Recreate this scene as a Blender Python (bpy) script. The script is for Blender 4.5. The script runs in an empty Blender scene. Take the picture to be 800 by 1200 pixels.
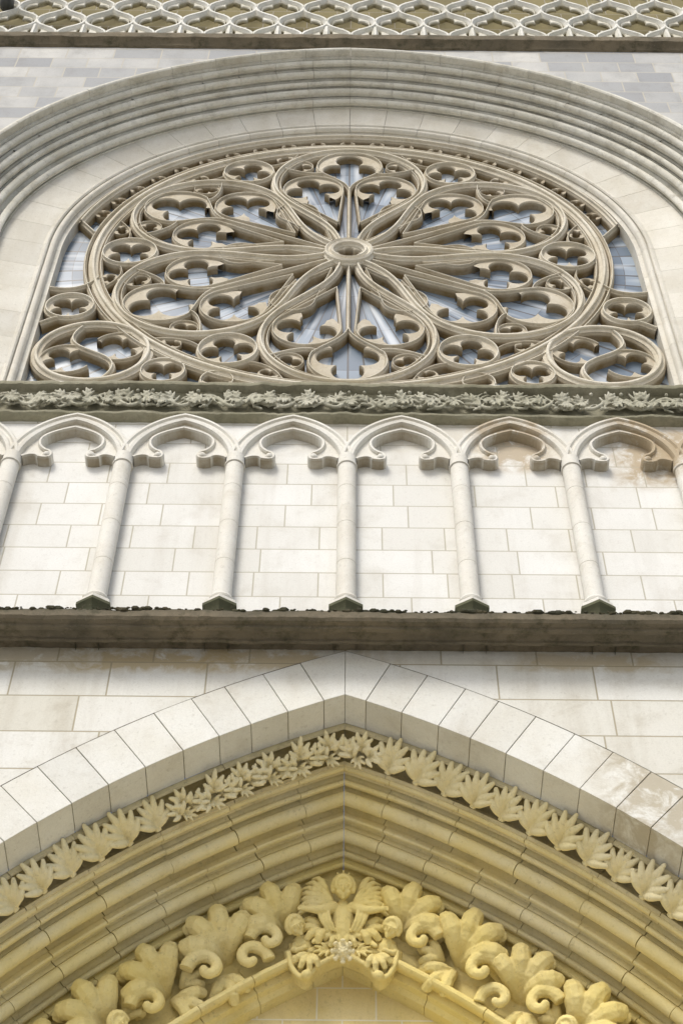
import bpy, bmesh, math, random, time
from math import sin, cos, pi, sqrt, asin, atan2, radians
from mathutils import Matrix, Vector, noise
random.seed(7)
Z0 = 1.6
scene = bpy.context.scene
col = scene.collection

# ------------------------------------------------------------------ helpers
class MB:
    def __init__(s): s.v=[]; s.f=[]
    def add(s, vs, fs):
        o=len(s.v); s.v+= [tuple(v) for v in vs]; s.f += [tuple(i+o for i in f) for f in fs]

W = {}
def finish(name, mb, mat, parent=None, M=None, smooth=True, ang=38, label=None, bevel=0):
    me = bpy.data.meshes.new(name)
    me.from_pydata(mb.v, [], mb.f); me.validate()
    bm = bmesh.new(); bm.from_mesh(me)
    bmesh.ops.remove_doubles(bm, verts=bm.verts, dist=1e-5)
    bmesh.ops.recalc_face_normals(bm, faces=bm.faces)
    bm.to_mesh(me); bm.free()
    if smooth:
        me.polygons.foreach_set('use_smooth', [True]*len(me.polygons))
        me.set_sharp_from_angle(angle=radians(ang))
    me.materials.append(mat)
    return place(name, me, parent, M, label, bevel)
def place(name, me, parent=None, M=None, label=None, bevel=0):
    ob = bpy.data.objects.new(name, me); col.objects.link(ob)
    M = M or Matrix.Identity(4)
    if parent is not None:
        ob.parent = parent; ob.matrix_parent_inverse = W[parent].inverted()
    ob.matrix_basis = M; W[ob]=M.copy()
    if label: ob["label"]=label
    if bevel:
        b=ob.modifiers.new('b','BEVEL'); b.width=bevel; b.segments=2; b.limit_method='ANGLE'
    return ob
def empty(name, loc):
    ob=bpy.data.objects.new(name,None); col.objects.link(ob); ob.location=loc
    ob.empty_display_size=.5
    W[ob]=Matrix.Translation(loc); return ob

def sweep(mb, path, prof, closed=False, cp=False, zoff=0.0):
    n=len(path); m=len(prof); vs=[]
    for i,p in enumerate(path):
        if closed: a=path[(i-1)%n]; b=path[(i+1)%n]
        else: a=path[max(i-1,0)]; b=path[min(i+1,n-1)]
        def nd(q,r):
            d=(r[0]-q[0], r[1]-q[1]); L=math.hypot(*d) or 1; return (-d[1]/L, d[0]/L)
        n1=nd(a,p) if a!=p else nd(p,b); n2=nd(p,b) if b!=p else n1
        nx=n1[0]+n2[0]; nz=n1[1]+n2[1]; L=math.hypot(nx,nz) or 1; nx/=L; nz/=L
        k=1/max(.5, nx*n1[0]+nz*n1[1])
        for (o,y) in prof: vs.append((p[0]+nx*o*k, y, p[1]+nz*o*k+zoff))
    fs=[]
    for i in range(n if closed else n-1):
        j=(i+1)%n
        for q in range(m if cp else m-1):
            r=(q+1)%m
            fs.append((i*m+q, i*m+r, j*m+r, j*m+q))
    mb.add(vs,fs)

def bez(p0,p1,p2,p3,n=14):
    out=[]
    for i in range(n+1):
        t=i/n; s=1-t
        out.append(tuple(s**3*p0[k]+3*s*s*t*p1[k]+3*s*t*t*p2[k]+t**3*p3[k] for k in range(2)))
    return out
def circ(cx,cz,r,n=40,a0=0,a1=2*pi,full=True,ez=1):
    k = n if full else n+1
    return [(cx+r*cos(a0+(a1-a0)*i/n), cz+ez*r*sin(a0+(a1-a0)*i/n)) for i in range(k)]
def xz_box(mb,x0,x1,y0,y1,z0,z1):
    mb.add([(x0,y0,z0),(x1,y0,z0),(x1,y1,z0),(x0,y1,z0),(x0,y0,z1),(x1,y0,z1),(x1,y1,z1),(x0,y1,z1)],
      [(0,1,5,4),(1,2,6,5),(2,3,7,6),(3,0,4,7),(4,5,6,7),(3,2,1,0)])
def foil(mb,cx,cz,R,n,rot,y0,y1,ch=.03,a0=0,a1=2*pi,seg=60,ez=1,kk=1.02,d0=.92):
    k=kk*sin(pi/n); d=d0/(1+k); q=d*k
    full = abs(a1-a0-2*pi)<1e-4
    N=seg; cnt = N if full else N+1; vs=[]
    for i in range(cnt):
        t=a0+(a1-a0)*i/N
        ph=((t-rot+pi/n)%(2*pi/n))-pi/n
        r=R*(d*cos(ph)+sqrt(max(q*q-(d*sin(ph))**2,0)))
        for (rr,y) in ((R,y1),(R,y0+.005),(min(r+ch,R),y0),(r,y0+ch*.9),(r,y1)):
            vs.append((cx+rr*cos(t),y,cz+ez*rr*sin(t)))
    fs=[]
    for i in range(N):
        j=(i+1)%cnt
        for p in range(4): fs.append((i*5+p,i*5+p+1,j*5+p+1,j*5+p))
    mb.add(vs,fs)
def ell(mb,c,r,M=None,nu=10,nv=7):
    c=Vector(c); vs=[];fs=[]
    for i in range(nv+1):
        t=pi*i/nv
        for j in range(nu):
            p=2*pi*j/nu
            v=Vector((r[0]*sin(t)*cos(p), r[1]*sin(t)*sin(p), r[2]*cos(t)))
            if M is not None: v=M@v
            vs.append(v+c)
    for i in range(nv):
        for j in range(nu):
            k=(j+1)%nu; fs.append((i*nu+j,i*nu+k,(i+1)*nu+k,(i+1)*nu+j))
    mb.add(vs,fs)
def tube(mb,pts,rad,n=8,sub=0):
    pts=[Vector(p) for p in pts]
    if not isinstance(rad,(list,tuple)): rad=[rad]*len(pts)
    rad=list(rad)
    for _ in range(sub):
        np_=[pts[0]];nr=[rad[0]]
        for i in range(len(pts)-1):
            np_+= [pts[i]*.75+pts[i+1]*.25, pts[i]*.25+pts[i+1]*.75]; nr+=[rad[i]*.75+rad[i+1]*.25, rad[i]*.25+rad[i+1]*.75]
        np_.append(pts[-1]); nr.append(rad[-1]); pts=np_; rad=nr
    d=(pts[-1]-pts[-2]).normalized(); r=rad[-1]
    pts+= [pts[-1]+d*r*.6, pts[-1]+d*r*.95]; rad+= [r*.8, r*.3]
    vs=[];fs=[];N=len(pts)
    for i,p in enumerate(pts):
        d=(pts[min(i+1,N-1)]-pts[max(i-1,0)]).normalized()
        u=d.cross(Vector((0,1,0.01))); 
        if u.length<1e-3: u=d.cross(Vector((1,0,0)))
        u.normalize(); w=d.cross(u); r=rad[i]
        for j in range(n):
            a=2*pi*j/n; vs.append(p+u*r*cos(a)+w*r*sin(a))
    for i in range(N-1):
        for j in range(n):
            k=(j+1)%n; fs.append((i*n+j,i*n+k,(i+1)*n+k,(i+1)*n+j))
    fs.append(tuple(range(n))); fs.append(tuple((N-1)*n+j for j in reversed(range(n))))
    mb.add(vs,fs)
def lathe(mb,cx,cy,prof,n=20,z0=Z0,rot=0):
    vs=[];fs=[];m=len(prof)
    for j in range(n):
        a=2*pi*j/n+rot
        for (r,h) in prof: vs.append((cx+r*cos(a),cy+r*sin(a),h+z0))
    for j in range(n):
        k=(j+1)%n
        for q in range(m-1): fs.append((j*m+q,k*m+q,k*m+q+1,j*m+q+1))
    mb.add(vs,fs)
def remeshed(mb, vox, rough=0.0, it=2):
    me=bpy.data.meshes.new('tmp'); me.from_pydata(mb.v,[],mb.f)
    bm=bmesh.new(); bm.from_mesh(me); bmesh.ops.remove_doubles(bm,verts=bm.verts,dist=1e-5)
    bmesh.ops.recalc_face_normals(bm,faces=bm.faces); bm.to_mesh(me); bm.free()
    ob=bpy.data.objects.new('tmp',me); col.objects.link(ob)
    r=ob.modifiers.new('r','REMESH'); r.mode='VOXEL'; r.voxel_size=vox; r.use_smooth_shade=True
    s=ob.modifiers.new('s','SMOOTH'); s.iterations=it; s.factor=.5
    dg=bpy.context.evaluated_depsgraph_get(); dg.update()
    m2=bpy.data.meshes.new_from_object(ob.evaluated_get(dg))
    bpy.data.objects.remove(ob)
    if rough:
        n=len(m2.vertices); co=[0.0]*(3*n); m2.vertices.foreach_get('co',co)
        nn=[0.0]*(3*n); m2.vertex_normals.foreach_get('vector',nn)
        for i in range(n):
            p=Vector(co[3*i:3*i+3]); k=noise.noise(p*14)*rough+noise.noise(p*45)*rough*.4
            for a in range(3): co[3*i+a]+=nn[3*i+a]*k
        m2.vertices.foreach_set('co',co)
    m2.polygons.foreach_set('use_smooth',[True]*len(m2.polygons))
    return m2

# ------------------------------------------------------------------ materials
def lin(c): return tuple(c)+(1,) if len(c)==3 else c
def stone(name, base, alt, brick=None, stain=(.25,.19,.10), stain_amt=.3, bump=.25, mortar=(.33,.30,.25),
          moss=0.0, depth_y=None, depth_col=(.26,.18,.09), speck=.5, yellow=None, streak=.25, bvar=.5, patches=(), vary=0, under=None):
    m=bpy.data.materials.new(name); m.use_nodes=True; nt=m.node_tree; N=nt.nodes; L=nt.links
    bs=N['Principled BSDF']; bs.inputs['Roughness'].default_value=.88
    bs.inputs['Specular IOR Level'].default_value=.25
    geo=N.new('ShaderNodeNewGeometry'); pos=geo.outputs['Position']
    def nz(scale,detail=6,rough=.6,vec=None,dist=0):
        t=N.new('ShaderNodeTexNoise'); t.inputs['Scale'].default_value=scale; t.inputs['Detail'].default_value=detail
        t.inputs['Roughness'].default_value=rough; t.inputs['Distortion'].default_value=dist
        L.new(vec or pos,t.inputs['Vector']); return t.outputs['Fac']
    def ramp(s,a,b,lo=0,hi=1):
        r=N.new('ShaderNodeMapRange'); r.inputs[1].default_value=a; r.inputs[2].default_value=b
        r.inputs[3].default_value=lo; r.inputs[4].default_value=hi; L.new(s,r.inputs[0]); return r.outputs[0]
    def mix(f,a,b,mode='MIX'):
        x=N.new('ShaderNodeMix'); x.data_type='RGBA'; x.blend_type=mode
        for s,v in ((0,f),(6,a),(7,b)):
            if hasattr(v,'is_output'): L.new(v,x.inputs[s])
            elif s==0: x.inputs[0].default_value=v
            else: x.inputs[s].default_value=lin(v)
        return x.outputs[2]
    def math2(op,a,b):
        x=N.new('ShaderNodeMath'); x.operation=op
        for i,v in enumerate((a,b)):
            if hasattr(v,'is_output'): L.new(v,x.inputs[i])
            else: x.inputs[i].default_value=v
        return x.outputs[0]
    def mul(a,b): return math2('MULTIPLY',a,b)
    sep=N.new('ShaderNodeSeparateXYZ'); L.new(pos,sep.inputs[0])
    if brick:
        w,h,ms=brick
        cmb=N.new('ShaderNodeCombineXYZ'); L.new(sep.outputs[0],cmb.inputs[0]); L.new(sep.outputs[2],cmb.inputs[1])
        bt=N.new('ShaderNodeTexBrick'); L.new(cmb.outputs[0],bt.inputs['Vector'])
        bt.inputs['Scale'].default_value=1; bt.inputs['Brick Width'].default_value=w; bt.inputs['Row Height'].default_value=h
        bt.inputs['Mortar Size'].default_value=ms; bt.inputs['Mortar Smooth'].default_value=.3
        bt.inputs['Color1'].default_value=(0,0,0,1); bt.inputs['Color2'].default_value=(1,1,1,1)
        bt.inputs['Mortar'].default_value=(.5,.5,.5,1)
        bt.squash=1.35; bt.squash_frequency=3; bt.offset=.43
        sp=N.new('ShaderNodeSeparateColor'); L.new(bt.outputs['Color'],sp.inputs[0])
        c=mix(mul(sp.outputs[0],bvar),base,alt)
        c=mix(ramp(nz(1.3),.35,.7,0,.6),c,alt)
    else:
        c=mix(ramp(nz(1.6),.3,.7),base,alt)
    if vary:
        c=mix(mul(geo.outputs['Random Per Island'],vary),c,[x*.55 for x in alt])
    mp=N.new('ShaderNodeMapping'); L.new(pos,mp.inputs[0]); mp.inputs['Scale'].default_value=(3.5,3.5,.35)
    c=mix(ramp(nz(1.0,5,.6,mp.outputs[0]),.50,.8,0,streak),c,stain)
    blot=nz(2.6,8,.68,None,.4)
    c=mix(ramp(blot,.52,.76,0,stain_amt),c,stain)
    c=mix(ramp(nz(60,3,.7),.3,.75,0,.14),c,(.16,.14,.11))
    c=mix(ramp(nz(24,6,.75),.56,.72,0,speck),c,(.20,.17,.12))
    if yellow:
        c=mix(ramp(nz(1.1,5,.6),.35,.62,.25*yellow[1],yellow[1]),c,yellow[0])
    for (px,pz,rx,rz,pc,pa_) in patches:
        a=ramp(math2('ABSOLUTE',math2('SUBTRACT',sep.outputs[0],px),0),0,rx,1,0)
        b=ramp(math2('ABSOLUTE',math2('SUBTRACT',sep.outputs[2],pz+Z0),0),0,rz,1,0)
        f=mul(math2('MINIMUM',a,b),ramp(nz(4.5,8,.7,None,.5),.38,.6,0,2.2))
        f=math2('MINIMUM',f,pa_); c=mix(f,c,pc)
    if depth_y:
        f=mul(ramp(sep.outputs[1],depth_y[0],depth_y[1]),ramp(nz(3.3,5),.3,.6,.6,1))  # darker, browner tint the further back the stone lies, broken by noise
        c=mix(f,c,depth_col)
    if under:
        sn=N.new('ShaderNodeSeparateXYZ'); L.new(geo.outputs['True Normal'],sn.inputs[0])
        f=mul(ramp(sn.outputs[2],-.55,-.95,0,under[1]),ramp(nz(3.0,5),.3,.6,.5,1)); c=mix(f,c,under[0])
    if moss:
        sn=N.new('ShaderNodeSeparateXYZ'); L.new(geo.outputs['Normal'],sn.inputs[0])
        f=mul(ramp(sn.outputs[2],.1,.7), moss)
        c=mix(f,c,(.035,.035,.02))
        f=ramp(nz(5,8,.75),.50,.66,0,moss*.85); c=mix(f,c,(.06,.055,.03))
    h=math2('ADD',mul(nz(18,8,.7),.5),mul(nz(90,4,.7),.2))
    if brick:
        c=mix(mul(bt.outputs['Fac'],.85),c,mortar)
        h=math2('SUBTRACT',h,mul(bt.outputs['Fac'],.6))
    bp=N.new('ShaderNodeBump'); bp.inputs['Strength'].default_value=bump; bp.inputs['Distance'].default_value=.03
    L.new(h,bp.inputs['Height']); L.new(bp.outputs[0],bs.inputs['Normal'])
    L.new(c,bs.inputs['Base Color'])
    return m

YEL=(.82,.66,.20); BR=(.36,.27,.15)
M_arc  = stone('arcade_ashlar',(.77,.77,.74),(.66,.65,.60),(.62,.37,.008),stain_amt=.2,streak=.2,speck=.18,mortar=(.40,.37,.29),bvar=.8,
   patches=((1.75,15.0,.5,.5,BR,.7),(3.3,14.9,.6,.7,BR,.75),(-4.2,14.6,.5,.8,(.45,.38,.27),.5),(.6,15.3,1.2,.4,(.5,.45,.35),.4)))
M_low  = stone('portal_wall_ashlar',(.75,.75,.71),(.61,.59,.51),(.86,.45,.009),stain_amt=.35,streak=.3,speck=.3,mortar=(.33,.29,.20),bvar=.9,
   patches=((-1.7,11.5,.9,.22,(.42,.33,.18),.8),(-.5,11.5,.9,.2,(.42,.33,.18),.7),(2.2,11.5,.8,.15,(.42,.33,.18),.6),(-2.9,11.5,.8,.22,(.4,.33,.2),.6)))
M_up   = stone('weathered_ashlar',(.62,.61,.57),(.34,.35,.36),(.56,.40,.012),stain_amt=.45,bvar=1.0,mortar=(.48,.45,.38),stain=(.27,.26,.24))
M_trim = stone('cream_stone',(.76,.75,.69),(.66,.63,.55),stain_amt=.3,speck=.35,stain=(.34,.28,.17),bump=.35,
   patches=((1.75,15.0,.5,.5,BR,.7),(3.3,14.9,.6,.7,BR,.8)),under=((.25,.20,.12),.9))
M_jamb = stone('plain_jamb_stone',(.76,.74,.67),(.66,.63,.54),stain_amt=.35,speck=.3,stain=(.40,.34,.24),vary=.3,bump=.35)
M_vous = stone('pale_voussoir_stone',(.78,.78,.73),(.69,.67,.59),stain_amt=.25,speck=.35,streak=.1,vary=.25,bump=.35,
   patches=((2.75,10.0,.8,1.0,(.40,.35,.25),.8),))
M_mort = stone('grey_mortar',(.30,.27,.20),(.24,.21,.15))
M_arch = stone('weathered_moulding_stone',(.78,.77,.70),(.65,.63,.54),stain_amt=.45,speck=.45,moss=.3,stain=(.34,.28,.17),vary=.28)
M_tr   = stone('tracery_stone',(.75,.71,.61),(.61,.56,.44),stain_amt=.55,speck=.6,depth_y=(10.83,10.93),depth_col=(.22,.155,.07),stain=(.27,.21,.12),bump=.6)
M_y1   = stone('ochre_stone_light',(.84,.78,.56),(.76,.67,.40),stain_amt=.5,yellow=(YEL,.48),stain=(.38,.31,.14),speck=.6,bump=.6,vary=.22)
M_hol  = stone('hollow_moulding_stone',(.70,.62,.40),(.56,.48,.26),stain_amt=.6,stain=(.22,.18,.09),speck=.6,bump=.4)
M_leaf = stone('pale_yellow_carving',(.84,.78,.57),(.74,.66,.40),stain_amt=.3,yellow=(YEL,.25),stain=(.34,.29,.12))
M_y2   = stone('ochre_stone',(.84,.75,.44),(.78,.65,.29),stain_amt=.5,yellow=(YEL,.65),stain=(.38,.28,.09),bump=.6,speck=.7,vary=.2)
M_y3   = stone('ochre_ashlar',(.80,.70,.43),(.74,.59,.27),(.5,.33,.008),stain_amt=.3,yellow=(YEL,.5),stain=(.4,.28,.10),mortar=(.78,.74,.60))
M_ledge= stone('mossy_ledge_stone',(.21,.17,.11),(.11,.095,.065),stain_amt=.85,moss=1.0,stain=(.05,.045,.03),bump=.6,speck=.8)
M_base = stone('mossy_base_stone',(.14,.14,.08),(.06,.065,.035),stain_amt=.6,stain=(.05,.05,.03))
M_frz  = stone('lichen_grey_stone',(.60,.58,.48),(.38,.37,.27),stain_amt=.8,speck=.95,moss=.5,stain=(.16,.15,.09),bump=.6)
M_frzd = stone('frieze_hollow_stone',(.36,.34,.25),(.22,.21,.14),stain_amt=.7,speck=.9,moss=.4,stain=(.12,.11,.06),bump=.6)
M_moss = stone('dark_moss',(.03,.03,.018),(.05,.05,.025),stain_amt=.5,bump=.8)
M_grd  = stone('paving_stone',(.54,.53,.50),(.46,.45,.42),stain_amt=.2)
M_bal  = stone('balustrade_stone',(.80,.79,.74),(.66,.65,.57),stain_amt=.5,speck=.4,depth_y=(9.94,10.01),depth_col=(.34,.29,.15),stain=(.36,.33,.22))
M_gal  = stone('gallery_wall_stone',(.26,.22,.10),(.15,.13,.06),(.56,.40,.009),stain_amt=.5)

def glass_mat():
    m=bpy.data.materials.new('leaded_glass'); m.use_nodes=True; nt=m.node_tree; N=nt.nodes; L=nt.links
    bs=N['Principled BSDF']; bs.inputs['Roughness'].default_value=.25; bs.inputs['Specular IOR Level'].default_value=.5
    geo=N.new('ShaderNodeNewGeometry'); sep=N.new('ShaderNodeSeparateXYZ'); L.new(geo.outputs['Position'],sep.inputs[0])
    def M2(op,a,b=0):
        x=N.new('ShaderNodeMath'); x.operation=op
        for i,v in enumerate((a,b)):
            if hasattr(v,'is_output'): L.new(v,x.inputs[i])
            else: x.inputs[i].default_value=v
        return x.outputs[0]
    zz=M2('SUBTRACT',sep.outputs[2],21.0+Z0)
    ang=M2('MULTIPLY',M2('ARCTAN2',zz,sep.outputs[0]),1.0)
    rad=M2('SQRT',M2('ADD',M2('MULTIPLY',zz,zz),M2('MULTIPLY',sep.outputs[0],sep.outputs[0])))
    cmb=N.new('ShaderNodeCombineXYZ'); L.new(ang,cmb.inputs[0]); L.new(rad,cmb.inputs[1])
    bt=N.new('ShaderNodeTexBrick'); L.new(cmb.outputs[0],bt.inputs[0])
    bt.inputs['Scale'].default_value=1; bt.inputs['Brick Width'].default_value=pi/42; bt.inputs['Row Height'].default_value=.95
    bt.inputs['Mortar Size'].default_value=.006; bt.inputs['Mortar Smooth'].default_value=.5; bt.offset=0
    bt.inputs['Color1'].default_value=(.11,.15,.20,1); bt.inputs['Color2'].default_value=(.30,.36,.43,1); bt.inputs['Mortar'].default_value=(.10,.10,.10,1)
    c2=N.new('ShaderNodeCombineXYZ'); L.new(M2('MULTIPLY',ang,11),c2.inputs[0]); L.new(M2('MULTIPLY',rad,.5),c2.inputs[1])
    n2=N.new('ShaderNodeTexNoise'); n2.inputs['Scale'].default_value=1; L.new(c2.outputs[0],n2.inputs[0])
    rp=N.new('ShaderNodeMapRange'); rp.inputs[1].default_value=.50; rp.inputs[2].default_value=.66; rp.inputs[4].default_value=.9; L.new(n2.outputs[0],rp.inputs[0])
    mx=N.new('ShaderNodeMix'); mx.data_type='RGBA'; L.new(rp.outputs[0],mx.inputs[0]); L.new(bt.outputs[0],mx.inputs[6]); mx.inputs[7].default_value=(.62,.66,.70,1)
    L.new(mx.outputs[2],bs.inputs['Base Color'])
    return m
M_glass=glass_mat()
def plain(name,c,r=.5,metal=0):
    m=bpy.data.materials.new(name); m.use_nodes=True; b=m.node_tree.nodes['Principled BSDF']
    nz=m.node_tree.nodes.new('ShaderNodeTexNoise'); nz.inputs['Scale'].default_value=8
    rp=m.node_tree.nodes.new('ShaderNodeMix'); rp.data_type='RGBA'; rp.inputs[6].default_value=lin(c); rp.inputs[7].default_value=lin([x*.7 for x in c])
    m.node_tree.links.new(nz.outputs[0],rp.inputs[0]); m.node_tree.links.new(rp.outputs[2],b.inputs['Base Color'])
    b.inputs['Roughness'].default_value=r; b.inputs['Metallic'].default_value=metal; return m
M_lead=plain('grey_lead',(.12,.13,.14),.5,.3)

# ------------------------------------------------------------------ ground & facade root
g=MB(); g.add([(-400,-400,0),(400,-400,0),(400,400,0),(-400,400,0)],[(0,1,2,3)])
gr=finish('ground',g,M_grd,smooth=False); gr["kind"]="structure"; gr["label"]="pale stone paving in front of the cathedral"; gr["category"]="ground"

root=empty('cathedral_facade',(0,10,0))
root["label"]="pale limestone gothic cathedral front with rose window and carved portal"
root["category"]="cathedral"

# ------------------------------------------------------------------ upper wall (around the rose arch)
HC=21.0; RH=5.06
def arch_pt(R,t):
    """great arch: nearly round, the outer orders spread wider at the springing and come to a faint point"""
    k=min(1,max(0,(R-4.12)/.45)); k=k*k*(3-2*k)
    c=cos(t); sx=1+.062*k*c*c
    pt=.07*k*max(0,1-abs(c)/.45)**1.3
    return (-R*c*sx, HC+R*sin(t)+pt)
mb=MB(); vs=[];fs=[]
cut=[arch_pt(RH,pi*i/160) for i in range(161)]
xs=[(-9,15.9),(-7,15.9),(cut[0][0]-.001,15.9)]+cut+[(cut[-1][0]+.001,15.9),(7,15.9),(9,15.9)]
for x,b in xs: vs+=[(x,10,b+Z0),(x,10,26.55+Z0)]
for i in range(len(xs)-1): fs.append((2*i,2*i+2,2*i+3,2*i+1))
mb.add(vs,fs)
finish('wall',mb,M_up,root,smooth=False,label="grey weathered ashlar around the window arch")
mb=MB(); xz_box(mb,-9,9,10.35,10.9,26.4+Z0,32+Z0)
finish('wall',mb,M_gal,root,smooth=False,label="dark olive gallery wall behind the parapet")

def rollp(cr,cy,r,a0,a1,n=7):
    return [(cr+r*cos(a0+(a1-a0)*i/n), cy+r*sin(a0+(a1-a0)*i/n)) for i in range(n+1)]
def round_arch(mb,prof,pieces=11,gap=.0005,H0=15.9,jit=.002):
    def section(kind,t):
        out=[]
        for (R,Y) in prof:
            if kind=='L': out.append((arch_pt(R,0)[0],Y,t+Z0))
            elif kind=='R': out.append((arch_pt(R,pi)[0],Y,t+Z0))
            else:
                x,z=arch_pt(R,t); out.append((x,Y,z+Z0))
        return out
    blocks=[]; nj=8
    for k in range(nj):
        a=H0+(HC-H0)*k/nj; b=H0+(HC-H0)*(k+1)/nj
        blocks.append([('L',a+gap*3),('L',b-gap*3)]); blocks.append([('R',a+gap*3),('R',b-gap*3)])
    n_=pieces*2
    for k in range(n_):
        a=pi*k/n_; b=pi*(k+1)/n_
        blocks.append([('A',a+gap+(b-a-2*gap)*i/7) for i in range(8)])
    m=len(prof)
    for B in blocks:
        vs=[];fs=[]; j=random.uniform(-jit,jit)
        for s in B:
            vs+=[(x,y+j,z) for (x,y,z) in section(*s)]
        for i in range(len(B)-1):
            for q in range(m):
                r=(q+1)%m; fs.append((i*m+q,i*m+r,(i+1)*m+r,(i+1)*m+q))
        fs.append(tuple(range(m))); fs.append(tuple((len(B)-1)*m+q for q in range(m)))
        mb.add(vs,fs)
hood=[(5.12,10.06),(5.13,9.92),(5.11,9.88)]+rollp(5.045,9.88,.045,.6,-2.6,6)+[(5.01,9.94),(5.02,9.97),(5.0,9.98),(4.985,9.975),(4.98,10.06)]
mb=MB(); round_arch(mb,hood,gap=.0005); wa=finish('window_arch',mb,M_arch,root,ang=30,label="nested stone mouldings of the great arch framing the rose window")
def orderp(specs,backY,top):
    P=[(top,specs[0][1]-.04)]
    for k,(r,y,s) in enumerate(specs):
        P+=rollp(r,y,s,.5,-3.1,8)+[(r-s*.6,y+s*1.1),(r+s*.4,y+s*1.6),(r+s*.2,y+s*1.9),(r-s*.6,y+s*1.85),(r-s*.65,y+s*2.1)]
        if k+1<len(specs): n_=specs[k+1]; P+=[((P[-1][0]*.3+(n_[0]+n_[2])*.7),(P[-1][1]*.45+n_[1]*.55)),(n_[0]+n_[2]*1.05,n_[1]-n_[2]*.3)]
    P+=[(P[-1][0]+.01,backY),(top,backY)]
    return P
mb=MB(); round_arch(mb,orderp([(4.945,10.04,.045),(4.85,10.18,.050)],10.66,5.0),pieces=13,gap=.0005); finish('moulding',mb,M_arch,wa,ang=30)
mb=MB(); round_arch(mb,orderp([(4.765,10.31,.038),(4.68,10.42,.055)],10.72,4.84),pieces=11,gap=.0005,jit=.001); finish('moulding',mb,M_arch,wa,ang=30)
mb=MB(); round_arch(mb,orderp([(4.55,10.535,.045)],10.76,4.66)[:-2]+[(4.52,10.66),(4.50,10.76),(4.66,10.76)],pieces=12,gap=.0005,jit=.001); finish('moulding',mb,M_arch,wa,ang=30)
p4=[(4.515,10.635),(4.19,10.735),(4.17,10.72),(4.15,10.72),(4.135,10.74),(4.145,10.77)]+rollp(4.085,10.77,.042,.5,-2.6,7)+[(4.035,10.79),(4.05,10.81),(4.01,10.83),(3.98,10.83),(3.97,11.02),(4.73,11.02),(4.73,10.77),(4.515,10.77)]
mb=MB(); round_arch(mb,p4,pieces=12,gap=0.0007,jit=.001); finish('jamb',mb,M_jamb,wa,ang=30)
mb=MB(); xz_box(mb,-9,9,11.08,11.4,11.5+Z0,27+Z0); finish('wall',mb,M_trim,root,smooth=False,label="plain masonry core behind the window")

# ------------------------------------------------------------------ rose window
RR=3.55; YR=10.8
def prof_bar(w,y,d,wb=None):
    wb=wb or w*1.2
    d*=.92
    return [(-wb,y+d),(-wb,y+d*.50),(-w,y+d*.36),(-w,y+d*.28),(-w*.34,y+d*.20),(-w*.34,y+.012),(-w*.2,y),(w*.2,y),(w*.34,y+.012),(w*.34,y+d*.20),(w,y+d*.28),(w,y+d*.36),(wb,y+d*.50),(wb,y+d)]
C=Matrix.Translation((0,YR,HC+Z0)); SA=24; YB=.20
mb=MB()
sweep(mb,circ(0,0,RR-.05,140),prof_bar(.064,0,.22,.080),closed=True)
sweep(mb,circ(0,0,RR-.15,140),prof_bar(.022,.04,.17,.03),closed=True)
sweep(mb,circ(0,0,RR+.065,140),prof_bar(.024,.03,.18,.03),closed=True)
sweep(mb,circ(0,0,3.91,110,radians(13),radians(167),False),prof_bar(.04,-.01,.22,.055))
for a in range(20,161,7):
    t=radians(a+.5); foil(mb,3.76*cos(t),3.76*sin(t),.115,3,t,.08,YB,.02,seg=30)
for q in (-1,1):
    sweep(mb,[(q*3.62*cos(radians(9)),3.62*sin(radians(9))),(q*3.94*cos(radians(14)),3.94*sin(radians(14)))],prof_bar(.03,.02,.2))
rose=finish('rose_window',mb,M_tr,root,C,ang=SA,label="round stone tracery window with six large teardrop petals")
mb=MB()
sweep(mb,circ(0,0,.275,56),[(-.085,.18),(-.085,.03),(-.065,.01),(-.06,-.03),(-.035,-.05),(-.01,-.02),(.01,-.02),(.03,-.055),(.06,-.04),(.065,.0),(.085,.02),(.085,.18)],closed=True)
foil(mb,0,0,.2,6,pi/2,.03,YB,.02)
finish('hub',mb,M_tr,rose,C,ang=SA)
R=RR
def lancet(mb,tip,c,r,y0,n,rot,w=.018,open_half=30):
    tip=Vector(tip); c=Vector(c); d=(c-tip); L=d.length; a=atan2(d.y,d.x)
    th=math.acos(min(1,r/L))
    A0=a+pi-th; A1=a+pi+th
    N=44; arc=[(c.x+r*cos(t),c.y+r*sin(t)) for t in [A1-2*pi+(A0-A1+2*pi)*i/N for i in range(N+1)]]
    sweep(mb,[tuple(tip)]+arc+[tuple(tip)],prof_bar(w,y0,.18,w*1.35))
    g=radians(open_half)
    foil(mb,c.x,c.y,r-.006,n,rot,y0+.035,YB,.018,a-pi+g,a+pi-g,kk=1.0)
pm=MB()
hc=.642; hr=.314; ph=radians(-30)
b1=bez((.032,.07),(.050,.27),(hr*cos(ph)-.17*sin(-ph),hc+hr*sin(ph)-.17*cos(ph)),(hr*cos(ph),hc+hr*sin(ph)),16)
head=[(hr*cos(t),hc+hr*sin(t)) for t in [ph+(pi-2*ph)*i/52 for i in range(1,52)]]
full=b1+head+[(-x,z) for x,z in reversed(b1)]
sweep(pm,[(x*R,z*R) for x,z in full],prof_bar(.043,0,.215,.057))
inner=b1[6:]+head+[(-x,z) for x,z in reversed(b1[6:])]
sweep(pm,[(x*R*.925,(hc+(z-hc)*.925)*R) for x,z in inner],prof_bar(.017,.04,.17,.025))
sweep(pm,[(0,.09*R),(0,.3*R),(0,.59*R)],prof_bar(.024,.03,.19,.032))
og=bez((0,.575),(.012,.655),(.080,.69),(.118,.74),10)+[( .138*cos(t),.803+.138*sin(t)) for t in [radians(-24+228*i/34) for i in range(0,35)] if cos(t)>=-1e-6]
ogp=[p for p in og if p[0]>=-1e-6]
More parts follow.
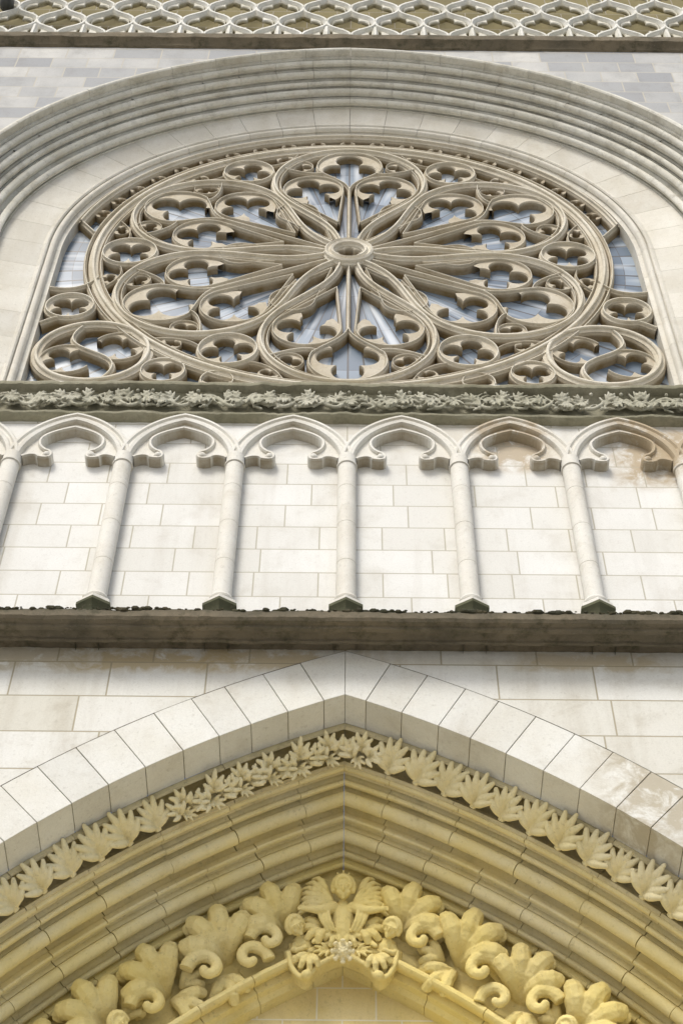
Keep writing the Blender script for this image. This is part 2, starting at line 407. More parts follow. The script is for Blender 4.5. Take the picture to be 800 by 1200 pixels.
ogfull=ogp+[(-x,z) for x,z in reversed(ogp) ]
sweep(pm,[(x*R,z*R) for x,z in ogfull],prof_bar(.021,.031,.18,.028))
foil(pm,0,.803*R,.131*R,3,pi/2,.065,YB,.020,radians(-58),radians(238))
for s in (-1,1):
    lancet(pm,(s*.044*R,.27*R),(s*.150*R,.575*R),.124*R,.036,4,atan2(.31,s*.106))
    p=bez((s*.11,.735),(s*.15,.715),(s*.21,.735),(s*.275,.775),10)
    sweep(pm,[(x*R,z*R) for x,z in p],prof_bar(.020,.028,.18,.028))
    foil(pm,s*.208*R,.805*R,.052*R,3,radians(90-s*40),.075,YB,.013,seg=36)
    sweep(pm,circ(s*.208*R,.805*R,.052*R,24),prof_bar(.014,.05,.16),closed=True)
petal0=finish('petal',pm,M_tr,rose,C@Matrix.Translation((0,-.006,0)),ang=SA)
for k in range(1,6):
    place('petal',petal0.data,rose,C@Matrix.Translation((0,(-.006 if k%2==0 else -.001),0))@Matrix.Rotation(k*pi/3,4,'Y'))
im=MB(); c=.852*R; r=.104*R
sweep(im,circ(0,c,r,40),prof_bar(.027,.012,.2,.036),closed=True)
foil(im,0,c,r-.01,4,pi/4,.06,YB,.020,kk=1.0)
for s in (-1,1):
    foil(im,s*.205*R,.908*R,.038*R,3,pi/2-s*.25,.07,YB,.012,seg=36)
    sweep(im,bez((s*.10*R,.88*R),(s*.14*R,.86*R),(s*.20*R,.86*R),(s*.27*R,.915*R),8),prof_bar(.018,.05,.16))
i0=finish('roundel',im,M_tr,rose,C@Matrix.Rotation(pi/6,4,'Y'),ang=SA)
dm=MB()
lancet(dm,(0,.13*R),(0,.420*R),.084*R,.04,4,pi/2,.017)
sweep(dm,[(0,.50*R),(0,.60*R)],prof_bar(.03,.05,.15))
d0_=finish('dagger_light',dm,M_tr,rose,C@Matrix.Rotation(pi/6,4,'Y'),ang=SA)
for k in range(1,6):
    place('roundel',i0.data,rose,C@Matrix.Rotation(pi/6+k*pi/3,4,'Y'))
    place('dagger_light',d0_.data,rose,C@Matrix.Rotation(pi/6+k*pi/3,4,'Y'))
sm=MB()
cx,cz,cr=-3.2,-2.70,.70
sweep(sm,circ(cx,cz,cr,64),prof_bar(.066,.005,.21,.085),closed=True)
pth=bez((cx-.20,cz+.62),(cx-.62,cz-.10),(cx+.62,cz+.10),(cx+.20,cz-.62),30)
sweep(sm,pth,prof_bar(.034,.022,.19,.044))
for q in (1,-1):
    c_=Vector((cx+q*.31,cz+q*.16)); r_=.33
    foil(sm,c_.x,c_.y,r_,4,radians(35),.07,YB,.022,radians(-118 if q>0 else 62),radians(150 if q>0 else 330),kk=1.0,d0=.95)
    sweep(sm,[(c_.x+r_*cos(t),c_.y+r_*sin(t)) for t in [radians((-118 if q>0 else 62)+268*i/30) for i in range(31)]],prof_bar(.018,.045+.003*q,.17))
s0=finish('corner_roundel',sm,M_tr,rose,C,ang=SA)
tm=MB()
sweep(tm,circ(-3.64,-1.55,.31,40),prof_bar(.034,.008,.2),closed=True)
foil(tm,-3.64,-1.55,.30,4,pi/4,.06,YB,.020,kk=1.0)
sweep(tm,bez((-3.98,-1.05),(-3.75,-1.12),(-3.5,-1.1),(-3.36,-.75),10),prof_bar(.03,.02,.19))
sweep(tm,bez((-3.97,-2.0),(-3.85,-1.9),(-3.75,-1.8),(-3.65,-1.84),8),prof_bar(.03,.02,.19))
t0=finish('small_roundel',tm,M_tr,rose,C,ang=SA)
um=MB()
for (x,z,r_) in ((-2.28,-3.12,.27),(-1.6,-3.34,.20)):
    foil(um,x,z,r_,3,-pi/2,.06,YB,.018); sweep(um,circ(x,z,r_,30),prof_bar(.024,.03,.18),closed=True)
sweep(um,[(-2.9,-3.46),(-1.2,-3.46)],prof_bar(.03,.03,.18))
u0=finish('edge_trefoil',um,M_tr,rose,C,ang=SA)
for o in (s0,t0,u0): place(o.name.split('.')[0],o.data,rose,C@Matrix.Scale(-1,4,(1,0,0)))
mb=MB()
pts=[(-4.2,16.5),(4.2,16.5),(4.2,21)]+[(4.2*cos(pi*i/40),21+4.2*sin(pi*i/40)) for i in range(1,40)]+[(-4.2,21)]
mb.add([(x,10.995,z+Z0) for x,z in pts],[tuple(range(len(pts)))])
finish('glass',mb,M_glass,rose,smooth=False,label="blue grey leaded glass behind the tracery")
mb=MB(); mb.add([(x,y,z+Z0) for x in (-4.05,4.05) for (y,z) in ((9.95,16.02),(10.74,17.2),(10.74,17.42),(11.05,17.42),(11.05,15.86))],
   [(0,5,6,1),(1,6,7,2),(2,7,8,3),(3,8,9,4)])
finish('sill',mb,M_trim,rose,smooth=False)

# ------------------------------------------------------------------ leaves / frieze
def leafmesh(mb,M,s=1.0,nl=7,curl=.3,seed=0,spread=78,fat=1.0):
    rnd=random.Random(seed); M3=M.to_3x3()
    for i in range(nl):
        f=-1+2*i/(nl-1); a=f*radians(spread)
        Ln=s*(.82-.34*abs(f)**1.2)*rnd.uniform(.94,1.06)
        b=Vector((0,0,s*.22*(1-abs(f)))); Ln-=s*.22*(1-abs(f))
        d=Vector((sin(a),0,cos(a))); bend=Vector((0,0,.14*s*abs(f)))
        pts=[];rad=[]
        for k in range(6):
            t=k/5
            p=b+d*Ln*t+bend*t*t+Vector((0,-curl*s*(.50*t*t+.28*math.sin(pi*t)),0))
            pts.append(M@p); rad.append(s*fat*(.045+.055*math.sin(pi*min(1,t*.8+.1))))
        tube(mb,pts,rad,8)
    tube(mb,[M@Vector((0,0,-.1*s)),M@Vector((0,-.05*s,.25*s))],[.10*s,.12*s],8)
def acanthus(mb,M,s,seed=0,curl=.4,fat=1.0,wide=1.0):
    rnd=random.Random(seed)
    def P(t): return Vector((0,-curl*s*(.15*sin(pi*t)+.55*max(0,t-.45)**1.2),s*t))
    tube(mb,[M@P(k/7) for k in range(8)],[s*fat*(.085-.015*k/7) for k in range(8)],8)
    for (t,L,a) in ((.08,.40,84),(.30,.42,60),(.54,.36,42),(.74,.26,26)):
        for q in (-1,1):
            b=P(t); aa=radians(a+rnd.uniform(-6,6))*q; d=Vector((sin(aa),0,cos(aa))); l=L*s*wide*rnd.uniform(.92,1.08)
            tube(mb,[M@b,M@(b+d*l*.5+Vector((0,-.05*s,0))),M@(b+d*l+Vector((0,-curl*.12*s,.04*s)))],[s*fat*.075,s*fat*.10,s*fat*.055],8,1)
def hsweep(mb,prof,x0=-9,x1=9,n=120,jit=0,zj=0):
    m=len(prof); vs=[];fs=[]
    for i in range(n+1):
        x=x0+(x1-x0)*i/n
        for (y,z) in prof:
            j=jit*noise.noise(Vector((x*3,y*5,z*5)))+jit*.5*noise.noise(Vector((x*14,y*5,z*5))); k=zj*noise.noise(Vector((x*5,y*7+9,z*5)))+zj*.5*noise.noise(Vector((x*19,y*7+9,z*5)))
            vs.append((x,y+j,z+k+Z0))
    for i in range(n):
        for q in range(m-1): fs.append((i*m+q,(i+1)*m+q,(i+1)*m+q+1,i*m+q+1))
    mb.add(vs,fs)
mb=MB()
hsweep(mb,[(10.1,15.46),(9.97,15.46),(9.94,15.48),(9.935,15.51),(9.96,15.53),(10.0,15.54),(10.03,15.60),(10.03,15.90),(9.98,15.97),(9.93,15.98),(9.89,15.995),(9.88,16.02),(9.885,16.05),(10.3,16.10)],n=700,jit=.02,zj=.018)
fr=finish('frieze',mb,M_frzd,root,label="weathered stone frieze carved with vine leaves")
mb=MB(); rnd=random.Random(3)
pts=[(x,9.95,15.76+Z0+.11*sin(x*2*pi/.56)) for x in [-5+.04*i for i in range(251)]]
tube(mb,pts,.024,6)
for i in range(120):
    x=-5+.0835*(i+.5); up = 1 if i%2 else -1
    M=Matrix.Translation((x,9.975,15.77+Z0-.10*up))@Matrix.Rotation((0 if up>0 else pi)+rnd.uniform(-1.0,1.0),4,'Y')@Matrix.Rotation(.15,4,'X')@Matrix.Diagonal((1,.85,1,1))
    if rnd.random()<.95: acanthus(mb,M,rnd.uniform(.20,.27),i,.5,.72,1.1)
    if rnd.random()<.4: ell(mb,(x+.05,9.93,15.77+Z0+.15*up),(.022,.024,.022))
me=remeshed(mb,.0085,.005,0); me.materials.append(M_frz)
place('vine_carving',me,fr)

# ------------------------------------------------------------------ blind arcade
mb=MB(); mb.add([(-9,10.05,11.5+Z0),(9,10.05,11.5+Z0),(9,10.05,15.56+Z0),(-9,10.05,15.56+Z0)],[(0,1,2,3)])
finish('wall',mb,M_arc,root,smooth=False,label="smooth pale ashlar behind the blind arcade")
SP=1.165; SPR=14.52
cm=MB(); p=[]; h=12.2
while h<SPR-.02:
    nh=min(h+.62,SPR); p+=[(.090,h),(.0945,h+.003),(.0945,nh-.003),(.090,nh)]; h=nh
lathe(cm,0,0,p,24,0)
lathe(cm,0,0,[(.096,SPR-.06),(.108,SPR-.05),(.108,SPR-.03),(.096,SPR-.015),(.096,SPR+.12)],24,0)
lathe(cm,0,0,[(.096,12.30),(.112,12.28),(.118,12.26),(.112,12.24),(.10,12.225),(.128,12.20),(.133,12.19)],24,0)
lathe(cm,0,0,[(.0,12.195),(.155,12.19),(.165,12.175),(.165,12.13),(.16,12.125)],6,0,rot=pi/6)
bm_=MB()
lathe(bm_,0,0,[(.0,12.127),(.182,12.125),(.182,12.09),(.15,12.06),(.12,12.0),(.12,11.6)],6,0,rot=pi/6)
c0=None
for k in range(-4,5):
    M=Matrix.Translation((k*SP,9.955,Z0))
    if c0 is None:
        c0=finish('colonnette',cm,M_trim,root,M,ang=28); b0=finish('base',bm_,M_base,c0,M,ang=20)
    else:
        c=place('colonnette',c0.data,root,M); place('base',b0.data,c,M)
am=MB(); hs=SP/2; rise=.80; Rr=(hs*hs+rise*rise)/(2*hs); ccx=Rr-hs
def parc(off,n=18):
    r=Rr-off; out=[]; aT=math.acos(ccx/r)
    for i in range(n+1):
        t=aT*i/n; out.append((ccx-r*cos(t), r*sin(t)))
    return out+[(-x,z) for x,z in reversed(out[:-1])]
sweep(am,parc(0),[(-.068,.15),(-.068,.01),(-.055,-.015),(-.02,-.022),(.0,-.0),(.02,.0),(.035,-.022),(.06,-.022),(.078,-.0),(.078,.15)])
inn=bez((0,.64),(.14,.59),(.335,.50),(.335,.37),10)+bez((.335,.36),(.33,.27),(.29,.24),(.255,.205),6)[1:]
inn+=bez((.215,.185),(.18,.15),(.18,.09),(.21,.075),7)+[(.24,.068),(.275,.07)]+bez((.31,.08),(.34,.135),(.42,.13),(.49,.08),8)
outl=[(-x,z) for x,z in parc(.05)[:19]][::-1]
for s in (-1,1):
    poly=[(s*x,z) for x,z in inn]+[(s*x,z) for x,z in reversed(outl)]
    n=len(poly)
    am.add([(x,.045,z) for x,z in poly]+[(x,.15,z) for x,z in poly],[tuple(range(n))]+[(i,(i+1)%n,n+(i+1)%n,n+i) for i in range(n)])
    sweep(am,[(s*x,z) for x,z in inn],[(-.022,.15),(-.022,.03),(-.010,.008),(.010,.008),(.022,.03),(.022,.15)])
    ell(am,(s*.232,.06,.115),(.052,.075,.055),None,18,12)
a0=None
for k in range(-4,4):
    M=Matrix.Translation(((k+.5)*SP,9.912+(k%2)*.003,SPR+.02+Z0))
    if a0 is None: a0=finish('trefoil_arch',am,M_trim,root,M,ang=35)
    else: place('trefoil_arch',a0.data,root,M)

# ------------------------------------------------------------------ mid ledge
mb=MB()
hsweep(mb,[(10.06,11.76),(9.60,11.70),(9.585,11.67),(9.58,11.59),(9.60,11.565),(9.65,11.56),(9.655,11.54),(9.66,11.535),(9.70,11.535),(9.715,11.56),(9.75,11.575),(9.82,11.575),(9.83,11.555),(9.86,11.555),(9.87,11.59),(9.92,11.63),(10.02,11.64)],n=500,jit=.012,zj=.010)
ld=finish('ledge',mb,M_ledge,root,label="dark mossy projecting string course",ang=30)
mb=MB(); rnd=random.Random(5)
for i in range(1300):
    x=rnd.uniform(-5,5); s=rnd.uniform(.007,.018)*(1.6 if noise.noise(Vector((x*2,0,0)))>0 else .8)
    ell(mb,(x,9.60+rnd.uniform(-.02,.05),11.70+Z0+rnd.uniform(-.02,.006)),(s*1.8,s,s*.8),None,6,4)
finish('moss',mb,M_moss,ld)

# ------------------------------------------------------------------ portal wall + arch orders
PA,PB,HA=3.48,2.80,11.62
def rH(H): return sqrt((H-PB)**2+PA**2)
def extr(x,H=HA): r=rH(H); return PB+sqrt(r*r-(abs(x)+PA)**2)
mb=MB(); vs=[];fs=[]
xs=[-9,-4.6001]+[-4.6+9.2*i/100 for i in range(101)]+[4.6001,9]
for x in xs:
    b = -1.6 if abs(x)>4.6 else extr(x,HA+.012)
    vs+=[(x,10.003,b+Z0),(x,10.003,11.66+Z0)]
for i in range(len(xs)-1): fs.append((2*i,2*i+2,2*i+3,2*i+1))
mb.add(vs,fs)
finish('wall',mb,M_low,root,smooth=False,label="cream ashlar courses above the portal arch")
def order(mb,prof,d_al,gap,al_end=.97,sub=4,jit=.002,solid=False):
    m=len(prof); rs=[rH(h) for h,_ in prof]; a0s=[asin(PA/r) for r in rs]
    br=[0]; a=max(a0s)+d_al*.6
    if solid: d_al=.2
    while a<al_end-.02: br.append(a); a+=d_al*(1 if solid else random.uniform(.9,1.1))
    br.append(al_end)
    if solid: sub=12
    for side in (-1,1):
        for k in range(len(br)-1):
            lo=br[k]; hi=br[k+1]-gap/2
            secs=[]
            for i in range(sub+1):
                t=i/sub; row=[]
                for (h,y),r,a0 in zip(prof,rs,a0s):
                    l = a0+gap*.3 if k==0 else lo+gap/2
                    al=l+(hi-l)*t
                    x=PA-r*sin(al); z=PB+r*cos(al)
                    row.append((x*(-side) if side==1 else x, y, z+Z0))
                secs.append(row)
            j=random.uniform(-jit,jit); jz=random.uniform(-jit,jit)
            vs=[(x,y+j,z+jz) for row in secs for (x,y,z) in row]; fs=[]
            for i in range(sub):
                for q in range(m):
                    r_=(q+1)%m; fs.append((i*m+q,i*m+r_,(i+1)*m+r_,(i+1)*m+q))
            fs.append(tuple(range(m))); fs.append(tuple(sub*m+q for q in range(m)))
            mb.add(vs,fs)
mb=MB(); order(mb,[(HA,9.997),(11.04,9.997),(11.04,10.34),(HA,10.34)],.037,.0008,jit=.0015)
pa=finish('portal_arch',mb,M_vous,root,smooth=False,bevel=.004,label="pointed portal arch with pale outer voussoirs and yellowed inner mouldings")
mb=MB(); order(mb,[(HA+.03,10.012),(11.052,10.012),(11.052,10.33),(HA+.03,10.33)],.2,0,jit=0,solid=True); finish('mortar',mb,M_mort,pa,smooth=False)
mb=MB(); order(mb,[(11.05,10.345),(11.0,10.345),(10.985,10.36),(11.02,10.385),(11.08,10.42),(11.10,10.50),(11.06,10.58),(10.97,10.625),(10.89,10.625),(10.845,10.60),(10.82,10.59),(10.80,10.61),(10.80,10.72),(11.25,10.72)],.075,.0006)
finish('moulding',mb,M_hol,pa,label="curved hollow behind the leaf carvings")
def pr(h,y,r,a0,a1,n=9): return [(h+r*cos(a0+(a1-a0)*i/n), y+r*sin(a0+(a1-a0)*i/n)) for i in range(n+1)]
P=[(10.87,10.635)]+pr(10.805,10.655,.028,-.5,-3.7,7)+[(10.80,10.69),(10.86,10.72),(10.86,10.76),(10.80,10.78)]+pr(10.765,10.79,.024,.1,-3.7,6)+[(10.75,10.82),(10.80,10.85),(10.80,10.88),(10.75,10.88)]
P+=pr(10.685,10.91,.066,.1,-3.75)+[(10.66,10.98),(10.74,11.02),(10.74,11.06),(10.66,11.08),(10.62,11.07),(10.61,11.08),(10.61,11.12),(11.1,11.12)]
mb=MB(); order(mb,P,.07,.0008,jit=.004); finish('moulding',mb,M_y1,pa,ang=30)
P=[(10.66,11.06)]+[(10.60,11.05),(10.585,11.06),(10.585,11.08),(10.62,11.10),(10.64,11.13),(10.62,11.16),(10.56,11.16)]+pr(10.50,11.19,.060,.1,-3.75)+[(10.48,11.25),(10.55,11.29),(10.55,11.32),(10.48,11.34)]+pr(10.435,11.35,.030,.1,-3.7,6)+[(10.42,11.39),(10.47,11.41),(10.47,11.5),(10.9,11.5)]
mb=MB(); order(mb,P,.06,.0008,jit=.004); finish('moulding',mb,M_y1,pa,ang=30)
P=[(10.5,11.40)]+pr(10.365,11.42,.028,-.3,-3.7,7)+[(10.36,11.45),(10.40,11.47),(10.36,11.50),(10.31,11.50),(10.26,11.54),(10.10,11.59),(9.90,11.61),(9.70,11.57),(9.60,11.48)]+pr(9.55,11.46,.045,-.4,-3.6,6)+[(9.52,11.51),(9.54,11.55),(9.47,11.56),(9.46,11.62),(9.42,11.66),(9.42,11.80),(10.5,11.80)]
mb=MB(); order(mb,P,.063,.0008); finish('moulding',mb,M_y2,pa,ang=30)
mb=MB(); xz_box(mb,-5,5,11.78,12.1,0,9.9+Z0); finish('tympanum',mb,M_y3,pa,smooth=False,label="ochre ashlar wall under the portal arch")
for q in (-1,1):
    mb=MB(); xz_box(mb,min(q*9,q*4.4),max(q*9,q*4.4),10.01,12,0,5.5); finish('wall',mb,M_low,root,smooth=False)
lms=[]
for sd,cu in ((2,.55),(5,.75),(8,.65)):
    lm=MB(); leafmesh(lm,Matrix.Identity(4),.335,7,cu,sd,74,1.0)
    m_=remeshed(lm,.006,.004,1); m_.materials.append(M_leaf); lms.append(m_)
lc=[]
for sd in (0,1,2):
    lm=MB(); rr=random.Random(sd)
    for (lx,lz,a,s_) in ((-.06,.02,-1.0,.20),(.07,.05,.9,.20),(0,.09,.1,.20),(-.02,.02,2.6,.13)):
        leafmesh(lm,Matrix.Translation((lx,-.01,lz))@Matrix.Rotation(a+rr.uniform(-.4,.4),4,'Y'),s_,5,1.3,sd+int(a*9),80,1.2)
    m_=remeshed(lm,.006,.006,1); m_.materials.append(M_leaf); lc.append(m_)
def on_arch(H,Y,al,side,tilt,sc=1.0):
    r=rH(H); x=PA-r*sin(al); z=PB+r*cos(al); x=x if side<0 else -x
    return Matrix.Translation((x,Y,z+Z0))@Matrix.Rotation(-al if side<0 else al,4,'Y')@Matrix.Rotation(tilt,4,'X')@Matrix.Scale(sc,4)
rnd=random.Random(11)
a0_=asin(PA/rH(10.86))
for side in (-1,1):
    for i in range(16):
        al=a0_+.017+i*.0315
        curly = (side<0 and i<6) or i==0
        place('leaf_carving',(lc[i%3] if curly else lms[i%3]),pa,on_arch(10.87,10.575,al,side,radians(43),rnd.uniform(.95,1.06))@Matrix.Rotation(rnd.uniform(-.1,.1)+(.22 if side>0 else -.22)*(0 if curly else 1),4,'Y'))

# ------------------------------------------------------------------ sculptures
def face_head(mb,c,s,T=None):
    T=T or Matrix.Identity(3); c=Vector(c)
    def E(o,r,nu=10,nv=7): ell(mb,c+T@(Vector(o)*s),tuple(x*s for x in r),T,nu,nv)
    E((0,0,0),(.092,.10,.12),14,10)
    E((0,-.035,-.06),(.062,.062,.055))
    E((0,-.108,-.018),(.014,.024,.032))
    E((0,-.088,-.066),(.028,.014,.008)); E((0,-.085,-.082),(.022,.014,.008))
    E((0,-.075,-.105),(.025,.02,.018))
    E((0,-.088,.028),(.068,.016,.010))
    for q in (-1,1):
        E((q*.036,-.088,.004),(.016,.010,.009)); E((q*.098,0,-.01),(.012,.02,.03)); E((q*.05,-.07,-.04),(.028,.02,.025))
    for i in range(13):
        a=-.3+(pi+.6)*(i/12); E((cos(a)*.105,-.01,.01+sin(a)*.115),(.034,.05,.034),8,6)
        E((cos(a)*.08,-.06,.035+sin(a)*.085),(.024,.026,.024),8,6)
def curl_leaf(m,M,s,seed=0,n=5,sp=50,fat=1.0):
    for i in range(n):
        f=-1+2*i/(n-1) if n>1 else 0; a=f*radians(sp)
        d=Vector((sin(a),0,cos(a))); pts=[];rad=[]
        L=s*(1-.20*abs(f))
        for k in range(9):
            t=k/8
            if t<.6: p=d*L*t+Vector((0,-.36*s*math.sin(t/.6*pi/2),0))
            else:
                u=(t-.6)/.4*pi*1.05
                cc=d*L*.60+Vector((0,-.36*s+.16*s,0))
                p=cc+d*(.18*s*math.sin(u))+Vector((0,-.16*s*math.cos(u),0))
            pts.append(M@p); rad.append(s*fat*(.085+.055*math.sin(pi*t)))
        tube(m,pts,rad,8)
I=Matrix
am_=MB(); T=I.Rotation(radians(34),3,'X')
face_head(am_,(0,-.20,.40),.82,T)
tube(am_,[(0,-.10,.34),(0,-.09,.27),(0,-.08,.18),(0,-.06,.06),(0,-.03,-.06)],[.04,.07,.10,.10,.06],14,1)
for s in (-1,1):
    # raised wings: feathers fanning from the shoulder upwards and outwards
    for f in range(7):
        a=radians(24+f*11); L=.38-.018*f
        b=Vector((s*.08,-.04,.27-.008*f)); dd=Vector((sin(a)*s,0,cos(a)))
        tube(am_,[b,b+dd*L*.4+Vector((0,-.11,0)),b+dd*L*.8+Vector((0,-.13,-.01)),b+dd*L+Vector((s*.03,-.08,-.05))],[.026,.034,.030,.016],8,1)
    for f in range(4):
        a=radians(34+f*20); b=Vector((s*.08,-.09,.26)); dd=Vector((sin(a)*s,0,cos(a)))
        tube(am_,[b,b+dd*.09+Vector((0,-.08,0)),b+dd*.17+Vector((0,-.09,0))],[.025,.032,.022],8,1)
    # sleeves: arms spread low to the side scrolls
    tube(am_,[(s*.07,-.12,.26),(s*.15,-.18,.18),(s*.24,-.22,.14),(s*.32,-.22,.15)],[.050,.048,.036,.024],10,1)
    ell(am_,(s*.345,-.22,.155),(.030,.022,.026))
    for f in range(4): tube(am_,[(s*.36,-.225,.145+.011*f),(s*(.39-.003*abs(f-1.5)),-.22,.138+.014*f)],[.008,.006],6)
    tube(am_,[(s*.335,-.235,.17),(s*.345,-.24,.195)],[.009,.007],6)
    for f in range(3): tube(am_,[(s*(.13+.04*f),-.19,.17),(s*(.12+.035*f),-.18,.08),(s*(.07+.03*f),-.12,.0)],[.020,.022,.012],6,1)
    curl_leaf(am_,I.Translation((s*.14,-.01,.08))@I.Rotation(s*2.05,4,'Y'),.30,0,4,40,.9)
    curl_leaf(am_,I.Translation((s*.30,-.01,.26))@I.Rotation(s*1.1,4,'Y'),.24,0,4,42,.95)
    curl_leaf(am_,I.Translation((s*.05,-.01,.04))@I.Rotation(s*2.8,4,'Y'),.22,0,3,30,.85)
leafmesh(am_,I.Translation((0,-.06,.50))@I.Rotation(.5,4,'X'),.20,7,.5,4,80,.85)
ame=remeshed(am_,.006,.004,1); ame.materials.append(M_y2)
place('angel_sculpture',ame,pa,I.Translation((0,11.48,9.56+Z0)),label="carved stone angel with raised wings and curled leaves at the arch apex")
bk=MB()
inner_=bez((-.46,.22),(-.44,.05),(-.39,-.04),(-.31,-.06),8)+bez((-.27,-.03),(-.24,.09),(-.12,.15),(0,.19),8)
pth=[(x,0,z) for x,z in inner_]+[(-x,0,z) for x,z in reversed(inner_[:-1])]
tube(bk,pth,.024,8)
tube(bk,[(x*1.04,.05,z*.9+.06) for x,_,z in pth],.028,8)
n=len(pth)
vs=[(x,.03,z) for x,_,z in pth]+[(x,.03,.34) for x,_,z in pth]+[(x,.15,z) for x,_,z in pth]+[(x,.15,.34) for x,_,z in pth]
fs=[]
for i in range(n-1): fs+=[(i,i+1,n+i+1,n+i),(2*n+i,3*n+i,3*n+i+1,2*n+i+1),(i,2*n+i,2*n+i+1,i+1),(n+i,n+i+1,3*n+i+1,3*n+i)]
fs+=[(0,n,3*n,2*n),(n-1,3*n-1,4*n-1,2*n-1)]
bk.add(vs,fs)
for s in (-1,1):
    curl_leaf(bk,I.Translation((s*.27,.03,.20))@I.Rotation(s*2.9,4,'Y'),.26,0,4,36,.8)
    ell(bk,(s*.30,-.02,-.04),(.05,.05,.045))
    leafmesh(bk,I.Translation((s*.12,.02,.24))@I.Rotation(s*1.9,4,'Y'),.16,5,.6,3,70,1.0)
bme=remeshed(bk,.006,.004,1); bme.materials.append(M_y2)
fb=place('flower_boss',bme,pa,I.Translation((0,11.42,9.16+Z0)),label="small cusped leafy arch point below the angel")
rs_=MB(); Tr=I.Rotation(radians(45),3,'X')
for i in range(8):
    a=2*pi*i/8; o=Vector((.062*cos(a),0,.062*sin(a)))
    ell(rs_,Tr@o,(.042,.022,.020),Tr@I.Rotation(-a,3,'Y'))
    ell(rs_,Tr@(o*1.5+Vector((0,-.014,0))),(.018,.018,.026),Tr@I.Rotation(-a,3,'Y'))
    a+=pi/8; o=Vector((.028*cos(a),-.025,.028*sin(a))); ell(rs_,Tr@o,(.020,.014,.012),Tr@I.Rotation(-a,3,'Y'))
ell(rs_,Tr@Vector((0,-.035,0)),(.018,.018,.018)); ell(rs_,Tr@Vector((0,.02,0)),(.085,.02,.085),Tr,14,8)
tube(rs_,[(0,.0,0),(0,.10,.05)],.045,8)
rme=remeshed(rs_,.005,.002,1); rme.materials.append(M_leaf)
place('rosette',rme,pa,I.Translation((0,11.32,9.14+.17+Z0))@I.Scale(.95,4),label="small round carved rosette under the angel")
def side_mesh(kind):
    m=MB()
    c0_=Vector((.03,.05,-.02)); a_lo=-64 if kind!=1 else -50
    # broad domed leaf with four swelling lobes, tips rolled under
    for i in range(4):
        a=radians(a_lo+112*i/3); L=.35-.03*abs(i-1.5)
        d=Vector((sin(a),0,cos(a)))
        tube(m,[c0_,c0_+d*L*.35+Vector((0,-.21,0)),c0_+d*L*.75+Vector((0,-.29,.0)),c0_+d*L*1.08+Vector((0,-.22,-.02)),c0_+d*L*1.02+Vector((0,-.09,-.05)),c0_+d*L*.80+Vector((0,-.11,-.06))],[.055,.078,.086,.074,.055,.035],10,1)
    pts=[];rad=[]
    for i in range(24):
        t=i/23; a=2.4-t*5.2; r=.145*(1-t*.78)
        pts.append((-.20+r*cos(a),-.21-.07*t,-.08+r*sin(a))); rad.append(.056-.020*t)
    tube(m,pts,rad,10)
    if kind==0:
        curl_leaf(m,I.Translation((.04,-.03,-.12))@I.Rotation(2.8,4,'Y'),.34,0,3,34,1.1)
        curl_leaf(m,I.Translation((.16,-.04,-.08))@I.Rotation(1.7,4,'Y'),.24,4,3,36,1.1)
    elif kind==1:
        pts=[];rad=[]
        for i in range(22):
            t=i/21; a=-.6+t*5.0; r=.135*(1-t*.76)
            pts.append((.14+r*cos(a),-.19-.05*t,-.20+r*sin(a))); rad.append(.052-.018*t)
        tube(m,pts,rad,10)
        curl_leaf(m,I.Translation((-.06,-.03,-.14))@I.Rotation(-2.8,4,'Y'),.32,0,3,36,1.1)
    else:
        face_head(m,(.05,-.25,-.12),.66,I.Rotation(radians(30),3,'X'))
        tube(m,[(.05,-.15,-.18),(.04,-.14,-.27),(.0,-.10,-.38)],[.06,.09,.05],12,1)
        for q in (-1,1): tube(m,[(.05+q*.06,-.16,-.22),(.05+q*.13,-.20,-.28),(.05+q*.04,-.24,-.31)],[.035,.03,.02],8,1)
        curl_leaf(m,I.Translation((.18,-.04,-.06))@I.Rotation(1.6,4,'Y'),.22,5,3,36,1.1)
    ell(m,(.02,.06,-.05),(.25,.07,.27),None,14,10)
    me=remeshed(m,.0065,.006,1); me.materials.append(M_y2); return me
sk=[side_mesh(0),side_mesh(1),side_mesh(2)]
a1_=asin(PA/rH(10.0))
seq={-1:[2,1,0,2,1,0,1],1:[2,0,1,2,0,1,0]}
for side in (-1,1):
    for i in range(6):
        al=a1_+.080+i*.074
        M=on_arch(9.98,11.56,al,side,radians(12),1.06+.06*(i%2))@Matrix.Rotation(rnd.uniform(-.2,.2),4,'Y')
        if side>0: M=M@Matrix.Scale(-1,4,(1,0,0))
        place('figure_carving' if seq[side][i]==2 else 'scroll_carving',sk[seq[side][i]],pa,M)

# ------------------------------------------------------------------ top cornice & balustrade
mb=MB()
hsweep(mb,[(10.02,26.45),(9.96,26.47),(9.93,26.52),(9.88,26.55),(9.85,26.57),(9.84,26.66),(9.85,26.75),(11.0,26.8)],n=200,jit=.015,zj=.015)
finish('cornice',mb,M_ledge,root,label="dark stained cornice under the openwork parapet")
pmb=MB(); PW=.80; CH=1.30
bp_=[(-.060,.15),(-.060,.07),(-.030,.03),(-.018,.0),(.018,.0),(.030,.03),(.060,.07),(.060,.15)]
def cell(mb,ox,oz,edges=True):
    for s in (-1,1):
        a=bez((0,0),(0,CH*.26),(s*PW/2,CH*.24),(s*PW/2,CH/2),14); sweep(mb,[(ox+x,oz+z) for x,z in a],bp_)
    foil(mb,ox,oz+CH*.5,.315,4,pi/2,.055,.11,.02,seg=56,ez=1.35,kk=1.06,d0=.96)
for (ox,oz) in ((0,0),(PW/2,CH/2),(0,CH)): cell(pmb,ox,oz)
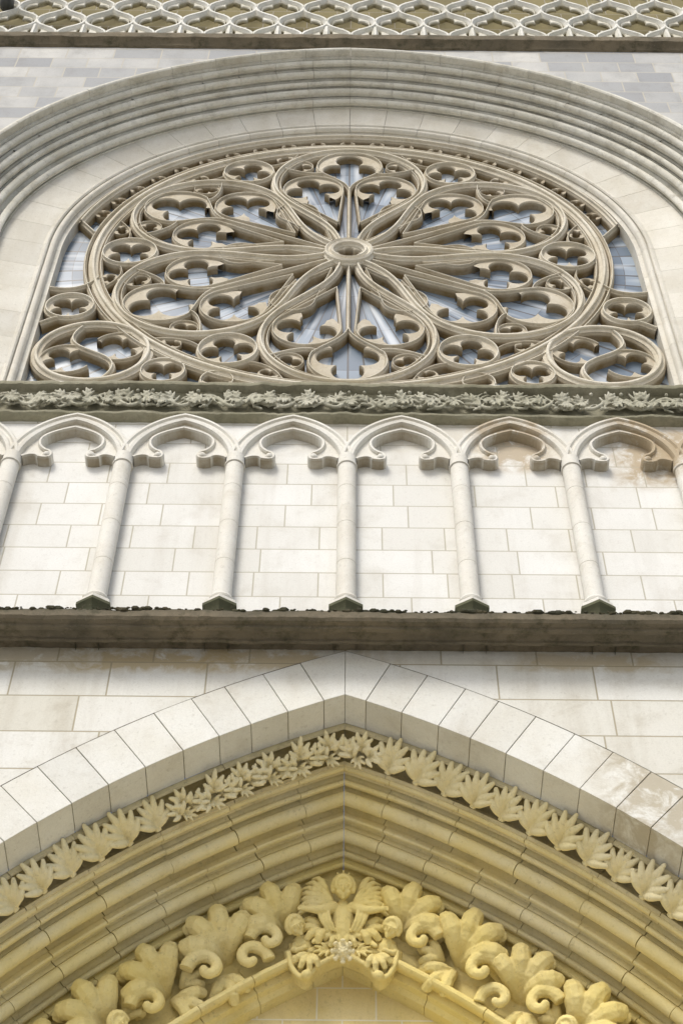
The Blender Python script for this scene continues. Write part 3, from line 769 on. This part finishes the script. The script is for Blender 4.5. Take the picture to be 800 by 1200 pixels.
# half cells along the base
for s in (-1,1):
    a=bez((s*PW/2,-CH/2),(s*PW/2,-CH*.24),(0,-CH*.26),(0,0),14)
sweep(pmb,[(-PW/2,.42),(-PW/2,0)],bp_)
foil(pmb,PW/2,.10,.24,3,pi/2,.055,.11,.02,radians(-10),radians(190),seg=36,ez=1.4)
xz_box(pmb,-PW/2,PW/2-.0001,0,.15,-.10,.0)
b0=None
bal=empty('balustrade',(0,9.9,26.76+Z0)); bal.parent=root; bal.matrix_parent_inverse=W[root].inverted()
for k in range(-9,10):
    M=Matrix.Translation((k*PW,9.90+(k%2)*.004,26.84+Z0))
    if b0 is None: b0=finish('tracery_panel',pmb,M_bal,bal,M,ang=30)
    else: place('tracery_panel',b0.data,bal,M)
mb=MB(); tube(mb,[(-5.85,10.0,28.3+Z0),(-5.75,9.6,28.1+Z0),(-5.6,9.35,27.9+Z0)],[.12,.11,.10],12)
finish('rain_spout',mb,M_lead,root)

# ------------------------------------------------------------------ camera, light
cam=bpy.data.cameras.new('camera'); co=bpy.data.objects.new('camera',cam); col.objects.link(co)
cam.sensor_fit='VERTICAL'; cam.sensor_height=36; cam.sensor_width=24; cam.lens=59.4; cam.shift_x=-.005; cam.clip_end=2000
co.matrix_world=Matrix.Translation((0,0,Z0))@Matrix.Rotation(radians(144),4,'X')@Matrix.Rotation(radians(.5),4,'Z')
scene.camera=co
w=bpy.data.worlds.new('World'); scene.world=w; w.use_nodes=True; N=w.node_tree.nodes
sky=N.new('ShaderNodeTexSky'); sky.sky_type='NISHITA'; sky.sun_disc=False
sky.sun_elevation=radians(45); sky.sun_rotation=radians(200); sky.dust_density=3; sky.air_density=1.0
w.node_tree.links.new(sky.outputs[0],N['Background'].inputs[0]); N['Background'].inputs[1].default_value=.15
sun=bpy.data.lights.new('sun','SUN'); sun.energy=2.45; sun.angle=radians(20); sun.color=(1,.98,.93)
so=bpy.data.objects.new('sun',sun); col.objects.link(so)
d=Vector((.30,.80,-.85)).normalized(); so.rotation_euler=d.to_track_quat('-Z','Y').to_euler()
scene.view_settings.view_transform='Standard'; scene.view_settings.look='None'; scene.view_settings.exposure=0
